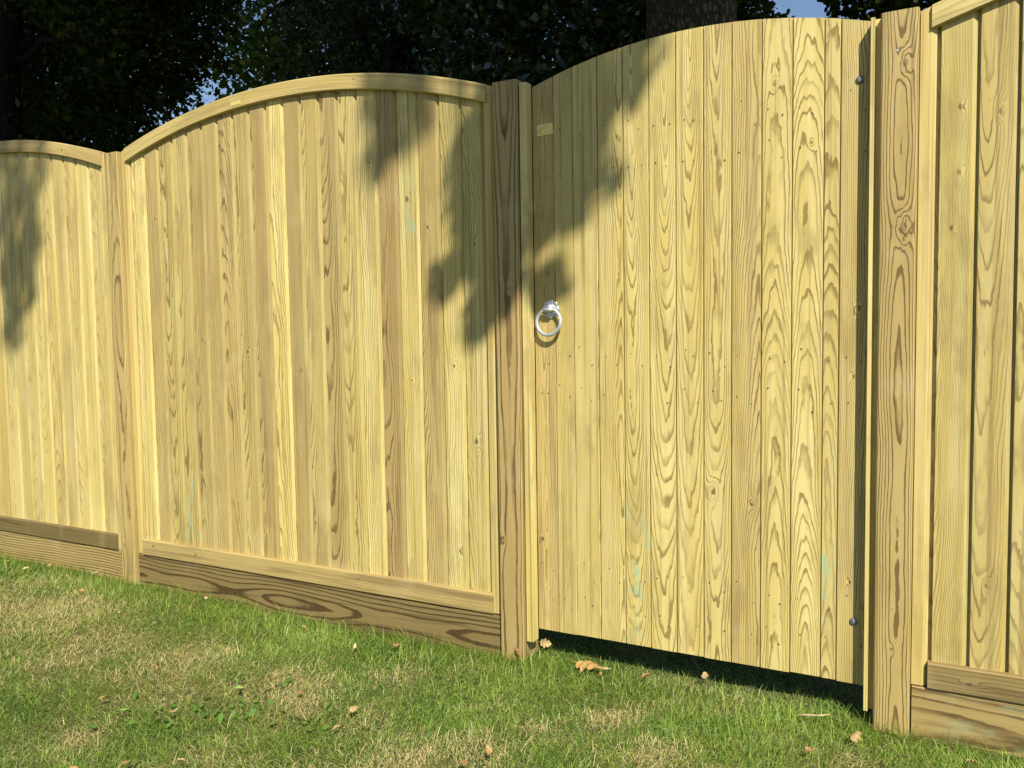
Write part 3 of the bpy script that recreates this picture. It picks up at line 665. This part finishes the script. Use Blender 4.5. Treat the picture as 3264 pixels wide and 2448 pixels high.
# ------------------------------------------------------------------ trees and shrubs
def leaves_mesh(name, P, size, seed, shape='rhomb', up=0.35, jit=0.35):
    r = np.random.RandomState(seed); n = len(P)
    nrm = r.normal(size=(n, 3)); nrm[:, 2] += up * 2.0; nrm /= np.linalg.norm(nrm, axis=1)[:, None]
    a = r.normal(size=(n, 3)); a -= (a * nrm).sum(1)[:, None] * nrm; a /= np.linalg.norm(a, axis=1)[:, None]; b = np.cross(nrm, a)
    s = size * np.exp(r.normal(0, jit, n)); s = np.clip(s, size * .4, size * 1.9)
    if shape == 'rhomb': pr = [(-.5, 0, 0), (0.02, -.33, .06), (.5, 0, -.03), (0.02, .33, .06)]
    elif shape == 'narrow': pr = [(-.5, 0, 0), (0, -.2, .04), (.5, 0, -.05), (0, .2, .04)]
    else: pr = [(-.5, 0, 0), (-.25, -.38, .05), (.2, -.42, .03), (.5, 0, -.04), (.2, .42, .03), (-.25, .38, .05)]
    k = len(pr); V_ = np.zeros((n, k, 3))
    for i, (u_, v_, w_) in enumerate(pr): V_[:, i] = P + s[:, None] * (a * u_ + b * v_ + nrm * w_)
    me = np_mesh(name, V_.reshape(-1, 3), np.arange(n * k).reshape(n, k))
    lv_ = np.repeat(r.rand(n), k).astype(np.float32); at_ = me.attributes.new('lv', 'FLOAT', 'POINT'); at_.data.foreach_set('value', lv_)
    return me
def spray_points(clumps, seed, twig=14, tw_r=0.16):
    """clumps: (cx,cy,cz,rx,ry,rz,n): leaves sit in small sprays inside each ellipsoid"""
    r = np.random.RandomState(seed); out = []
    for (cx_, cy_, cz_, rx, ry, rz, n) in clumps:
        m = max(1, n // twig); d = r.normal(size=(m, 3)); d /= np.linalg.norm(d, axis=1)[:, None]; rad = r.rand(m) ** (1 / 2.3)
        c = d * rad[:, None] * np.array([rx, ry, rz]) + np.array([cx_, cy_, cz_])
        c = np.repeat(c, twig, 0); p = c + r.normal(0, tw_r, size=c.shape) * np.array([1, 1, .55]); out.append(p)
    return np.concatenate(out)
def limbs(base, targets, r0, seed, seg=7):
    r = random.Random(seed); parts = []
    for T in targets:
        b = Vector(base[0]) if isinstance(base, list) else Vector(base)
        T = Vector(T); pts = []
        for k in range(seg):
            f = k / (seg - 1); p = b.lerp(T, f) + Vector((r.uniform(-.1, .1), r.uniform(-.1, .1), .10 * math.sin(f * 3.14) * (T - b).length + r.uniform(-.05, .05))) * (1 if 0 < k < seg - 1 else 0); pts.append(p)
        parts.append(tube(pts, [r0 * (1 - .85 * k / (seg - 1)) for k in range(seg)], 7))
    return join(parts)
def tree(name, base, trunk_pts, trunk_r, clumps, leaf_size, leaf_mat, label, cat, seed, shape='rhomb', bark=None, twig=14, tw_r=.16, seg=14, limb_r=.10, nl=9, up=.35, group=None):
    t = empty(name, base, label, cat, group); b = Vector(base)
    vs, fs = tube([Vector(p) - b for p in trunk_pts], trunk_r, seg)
    link('trunk', mesh_pydata('trunk', vs, fs, True), bark or M_BARK2, t)
    P_ = spray_points(clumps, seed, twig, tw_r)
    r = np.random.RandomState(seed + 1); T = P_[r.choice(len(P_), nl)]
    top = Vector(trunk_pts[-1]); mid = Vector(trunk_pts[len(trunk_pts) // 2])
    q = []
    for i, p in enumerate(T): q.append(limbs(tuple((mid if i % 2 else top) - b), [Vector(p) - b], limb_r, seed + i))
    link('limbs', mesh_pydata('limbs', *join(q), True), bark or M_BARK2, t)
    link('crown', leaves_mesh('crown', P_ - np.array(base), leaf_size, seed + 2, shape, up), leaf_mat, t)
    return t

# thick trunk right behind the fence
tree('oak_tree', (-0.41, 3.30, 0), [(-0.41, 3.30, -.1), (-0.41, 3.30, .4), (-0.40, 3.30, 1.5), (-0.41, 3.30, 3.2), (-0.46, 3.36, 5.5), (-0.3, 3.5, 8.0)], [.42, .33, .305, .295, .28, .2],
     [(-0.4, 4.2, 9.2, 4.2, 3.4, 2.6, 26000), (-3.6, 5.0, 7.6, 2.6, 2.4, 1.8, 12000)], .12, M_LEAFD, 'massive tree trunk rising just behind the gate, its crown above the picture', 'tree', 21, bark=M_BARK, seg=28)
# dark holly-like shrub
tree('evergreen_shrub', (-2.05, 4.3, 0), [(-2.05, 4.3, 0), (-2.0, 4.3, 1.2), (-2.1, 4.3, 3.0)], [.09, .07, .03],
     [(-2.1, 4.35, 2.4, 1.15, .85, 2.5, 26000), (-1.2, 4.6, 3.4, .6, .6, .7, 3500), (-2.4, 4.2, 4.3, 1.2, .8, .8, 6000)], .062, M_HOLLY, 'dense glossy-leaved evergreen shrub above the right end of the middle panel', 'shrub', 31, shape='rhomb', tw_r=.10, limb_r=.03)
tree('yew_tree', (-4.9, 6.2, 0), [(-4.9, 6.2, 0), (-4.9, 6.2, 2.5), (-4.8, 6.2, 5)], [.25, .2, .12],
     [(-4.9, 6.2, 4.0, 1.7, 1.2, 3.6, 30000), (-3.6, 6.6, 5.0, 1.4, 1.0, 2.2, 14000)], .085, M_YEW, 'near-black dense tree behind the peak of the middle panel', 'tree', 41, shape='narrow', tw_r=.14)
tree('maple_tree', (-14.4, 7.0, 0), [(-14.4, 7.0, 0), (-14.4, 7.0, 3), (-14.5, 7.1, 6), (-14.2, 7.3, 9)], [.42, .36, .30, .2],
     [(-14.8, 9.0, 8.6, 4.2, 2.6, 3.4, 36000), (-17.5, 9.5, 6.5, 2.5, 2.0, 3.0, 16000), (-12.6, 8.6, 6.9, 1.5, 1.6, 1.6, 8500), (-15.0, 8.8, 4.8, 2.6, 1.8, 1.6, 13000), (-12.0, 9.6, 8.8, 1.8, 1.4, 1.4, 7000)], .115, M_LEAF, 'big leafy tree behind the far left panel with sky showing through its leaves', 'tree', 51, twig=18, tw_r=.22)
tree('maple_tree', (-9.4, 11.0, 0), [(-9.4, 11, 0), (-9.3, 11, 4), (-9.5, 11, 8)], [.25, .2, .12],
     [(-10.8, 10.6, 6.6, 1.7, 1.4, 1.5, 6500), (-9.2, 10.8, 8.6, 2.4, 1.6, 1.5, 9000), (-12.2, 11, 4.8, 2.0, 1.2, 1.2, 4500), (-8.0, 10.4, 6.2, 1.4, 1.2, 1.8, 5200), (-10.2, 10.8, 4.6, 1.4, 1.0, .7, 3000)], .115, M_LEAFL, 'sparser tree with sunlit-tinted leaves between the big left tree and the near-black tree', 'tree', 61, twig=16, tw_r=.24)
tree('lime_tree', (0.9, 8.6, 0), [(0.9, 8.6, 0), (1.0, 8.6, 3.4), (0.8, 8.6, 6.5)], [.22, .18, .1],
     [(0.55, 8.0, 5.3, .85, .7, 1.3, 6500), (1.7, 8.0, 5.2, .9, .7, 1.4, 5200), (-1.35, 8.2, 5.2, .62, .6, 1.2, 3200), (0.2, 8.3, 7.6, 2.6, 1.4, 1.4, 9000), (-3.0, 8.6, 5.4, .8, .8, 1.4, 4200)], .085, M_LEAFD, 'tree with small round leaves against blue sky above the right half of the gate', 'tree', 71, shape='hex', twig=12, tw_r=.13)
# far trees closing the view low down at left
tag(link('woodland', leaves_mesh('woodland', spray_points([(-30, 26, 1.6, 14, 3, 2.6, 12000), (-12, 24, 1.4, 9, 3, 2.2, 8000), (-46, 12, 1.6, 5, 14, 3.0, 9000)], 80, 20, .5), .34, 81, 'rhomb'), M_LEAFD), 'dark woodland edge far behind the fence', 'woodland', kind='stuff')

# trees standing behind the photographer: they throw the leaf shadows on the fence and shade the trees beyond it
def up_sun(xp, zp, t): return (xp + t * SUNV.x, t * SUNV.y, zp + t * SUNV.z)
def in_poly(x, z, poly):
    c = False; j = len(poly) - 1
    for i in range(len(poly)):
        if (poly[i][1] > z) != (poly[j][1] > z) and x < (poly[j][0] - poly[i][0]) * (z - poly[i][1]) / (poly[j][1] - poly[i][1]) + poly[i][0]: c = not c
        j = i
    return c
SG = [(-0.043, 1.923), (0.02, 2.4), (0.6, 2.5), (0.499, 1.85), (0.468, 1.801), (0.415, 1.765), (0.375, 1.736), (0.345, 1.723), (0.342, 1.686), (0.372, 1.657), (0.371, 1.587), (0.36, 1.528), (0.305, 1.493), (0.282, 1.454), (0.265, 1.425), (0.242, 1.406), (0.207, 1.398), (0.155, 1.376), (0.142, 1.35), (0.07, 1.339), (0.034, 1.347), (-0.053, 1.407)]
SL_ = [(0.042, 1.888), (0.034, 1.347), (0.019, 1.239), (-0.007, 1.131), (-0.052, 1.132), (-0.059, 1.088), (-0.111, 1.044), (-0.15, 1.055), (-0.143, 1.117), (-0.122, 1.162), (-0.088, 1.216), (-0.107, 1.272), (-0.159, 1.258), (-0.214, 1.204), (-0.262, 1.171), (-0.264, 1.251), (-0.239, 1.301), (-0.165, 1.314), (-0.118, 1.356), (-0.079, 1.387), (-0.13, 1.429), (-0.196, 1.417), (-0.25, 1.393), (-0.222, 1.43), (-0.194, 1.484), (-0.147, 1.546), (-0.179, 1.583), (-0.205, 1.591), (-0.205, 1.618), (-0.157, 1.657), (-0.137, 1.704), (-0.078, 1.762), (-0.045, 1.838)]
SS = [(0.118, 1.283), (0.205, 1.236), (0.205, 1.194), (0.158, 1.18), (0.074, 1.161), (0.072, 1.253)]
SU = [(-0.60, 2.3), (-0.25, 2.3), (-0.279, 1.895), (-0.296, 1.746), (-0.367, 1.676), (-0.454, 1.645), (-0.529, 1.588), (-0.553, 1.644), (-0.535, 1.736)]
SHADE = [(SG, 1750, 4.2, 5.6), (SL_, 1000, 4.0, 5.0), (SS, 75, 3.8, 4.4), (SU, 360, 6.2, 8.0),
         ([(-3.2, 2.3), (-2.34, 2.2), (-2.36, 1.80), (-2.46, 1.70), (-3.2, 1.70)], 560, 7.5, 9.5),
         ([(-2.74, 1.72), (-2.46, 1.72), (-2.44, 1.50), (-2.52, 1.40), (-2.50, 1.25), (-2.60, 1.20), (-2.66, 1.00), (-2.76, 1.02), (-2.74, 1.25), (-2.80, 1.40)], 380, 6.4, 8.0),
         ]
rs2 = random.Random(5); PTS = []; tw = []
for poly, n, t0, t1 in SHADE:
    xs = [p[0] for p in poly]; zs = [p[1] for p in poly]; k = 0; hubs = []
    while k < n:
        x, z = rs2.uniform(min(xs), max(xs)), rs2.uniform(min(zs), max(zs))
        if in_poly(x, z, poly):
            g = math.sin(x * 61 + z * 23) * math.sin(z * 71 - x * 31 + 1) + .4 * math.sin(x * 140) * math.sin(z * 130)
            if g < -0.55 and rs2.random() < .8: k += .4; continue
            t = rs2.uniform(t0, t1); PTS.append(up_sun(x + rs2.gauss(0, .016), z + 0.042 + rs2.gauss(0, .018), t)); k += 1
            if len(PTS) % 90 == 0: hubs.append(PTS[-1])
    tw.append((hubs, up_sun(sum(xs) / len(xs), max(zs) + .8, (t0 + t1) / 2)))
base = Vector((6.5, -5.2, 0)); st = empty('shade_tree', base, 'tall lime tree behind the photographer whose hanging spray shades the middle of the fence', 'tree', 'trees behind the photographer')
link('trunk', mesh_pydata('trunk', *tube([Vector(p) - base for p in ((6.5, -5.2, 0), (6.5, -5.2, 4), (6.4, -5.3, 9), (5.2, -5.6, 14), (3.5, -6, 18))], [.35, .3, .26, .2, .1], 12), True), M_BARK2, st)
q = []
for hubs, top in tw:
    q.append(tube([Vector((6.3, -5.3, 11)) - base, Vector((5.2, -5.0, 10.6)) - base, (Vector((5.2, -5.0, 10.6)).lerp(Vector(top), .6) + Vector((0, 0, .4))) - base, Vector(top) - base], [.09, .07, .04, .018], 6))
    for h in hubs: q.append(tube([Vector(top) - base, Vector(top).lerp(Vector(h), .6) + Vector((0, 0, .06)) - base, Vector(h) - base], [.012, .007, .003], 5))
link('limbs', mesh_pydata('limbs', *join(q)), M_BARK2, st)
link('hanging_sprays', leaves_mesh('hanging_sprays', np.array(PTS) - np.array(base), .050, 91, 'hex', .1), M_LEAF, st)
def crown_at(xp, zp, t, rx, rz, n): c_ = up_sun(xp, zp, t); return (c_[0], c_[1], c_[2], rx, 3.0, rz, n)
CL1 = [crown_at(1.5, 9.6, 12, 4.6, 3.4, 15000), crown_at(-2.5, 9.8, 12, 3.8, 3.6, 13000), crown_at(-2.5, 15.5, 12, 5.5, 3.2, 12000), crown_at(-1.0, 21.0, 13, 5.0, 3.0, 5000)]
link('crown', leaves_mesh('crown', spray_points(CL1, 92, 12, .45) - np.array(base), .26, 93), M_LEAFD, st)
CL2 = [crown_at(-8.0, 10.0, 12, 3.8, 4.0, 14000), crown_at(-13.5, 11.5, 13, 4.6, 4.0, 16000), crown_at(-9.5, 16.5, 12, 6, 3.2, 13000)]
c_ = up_sun(-9.5, 12, 12)
tree('shade_tree', (-4.6, -8.6, 0), [(-4.6, -8.6, 0), (-4.6, -8.6, 6), (-4.4, -8, 13), (-4, -7.4, 19)], [.45, .4, .3, .15], CL2, .26, M_LEAFD, 'second tall tree behind the photographer shading the trees beyond the fence', 'tree', 95, twig=12, tw_r=.45, limb_r=.18, group='trees behind the photographer')
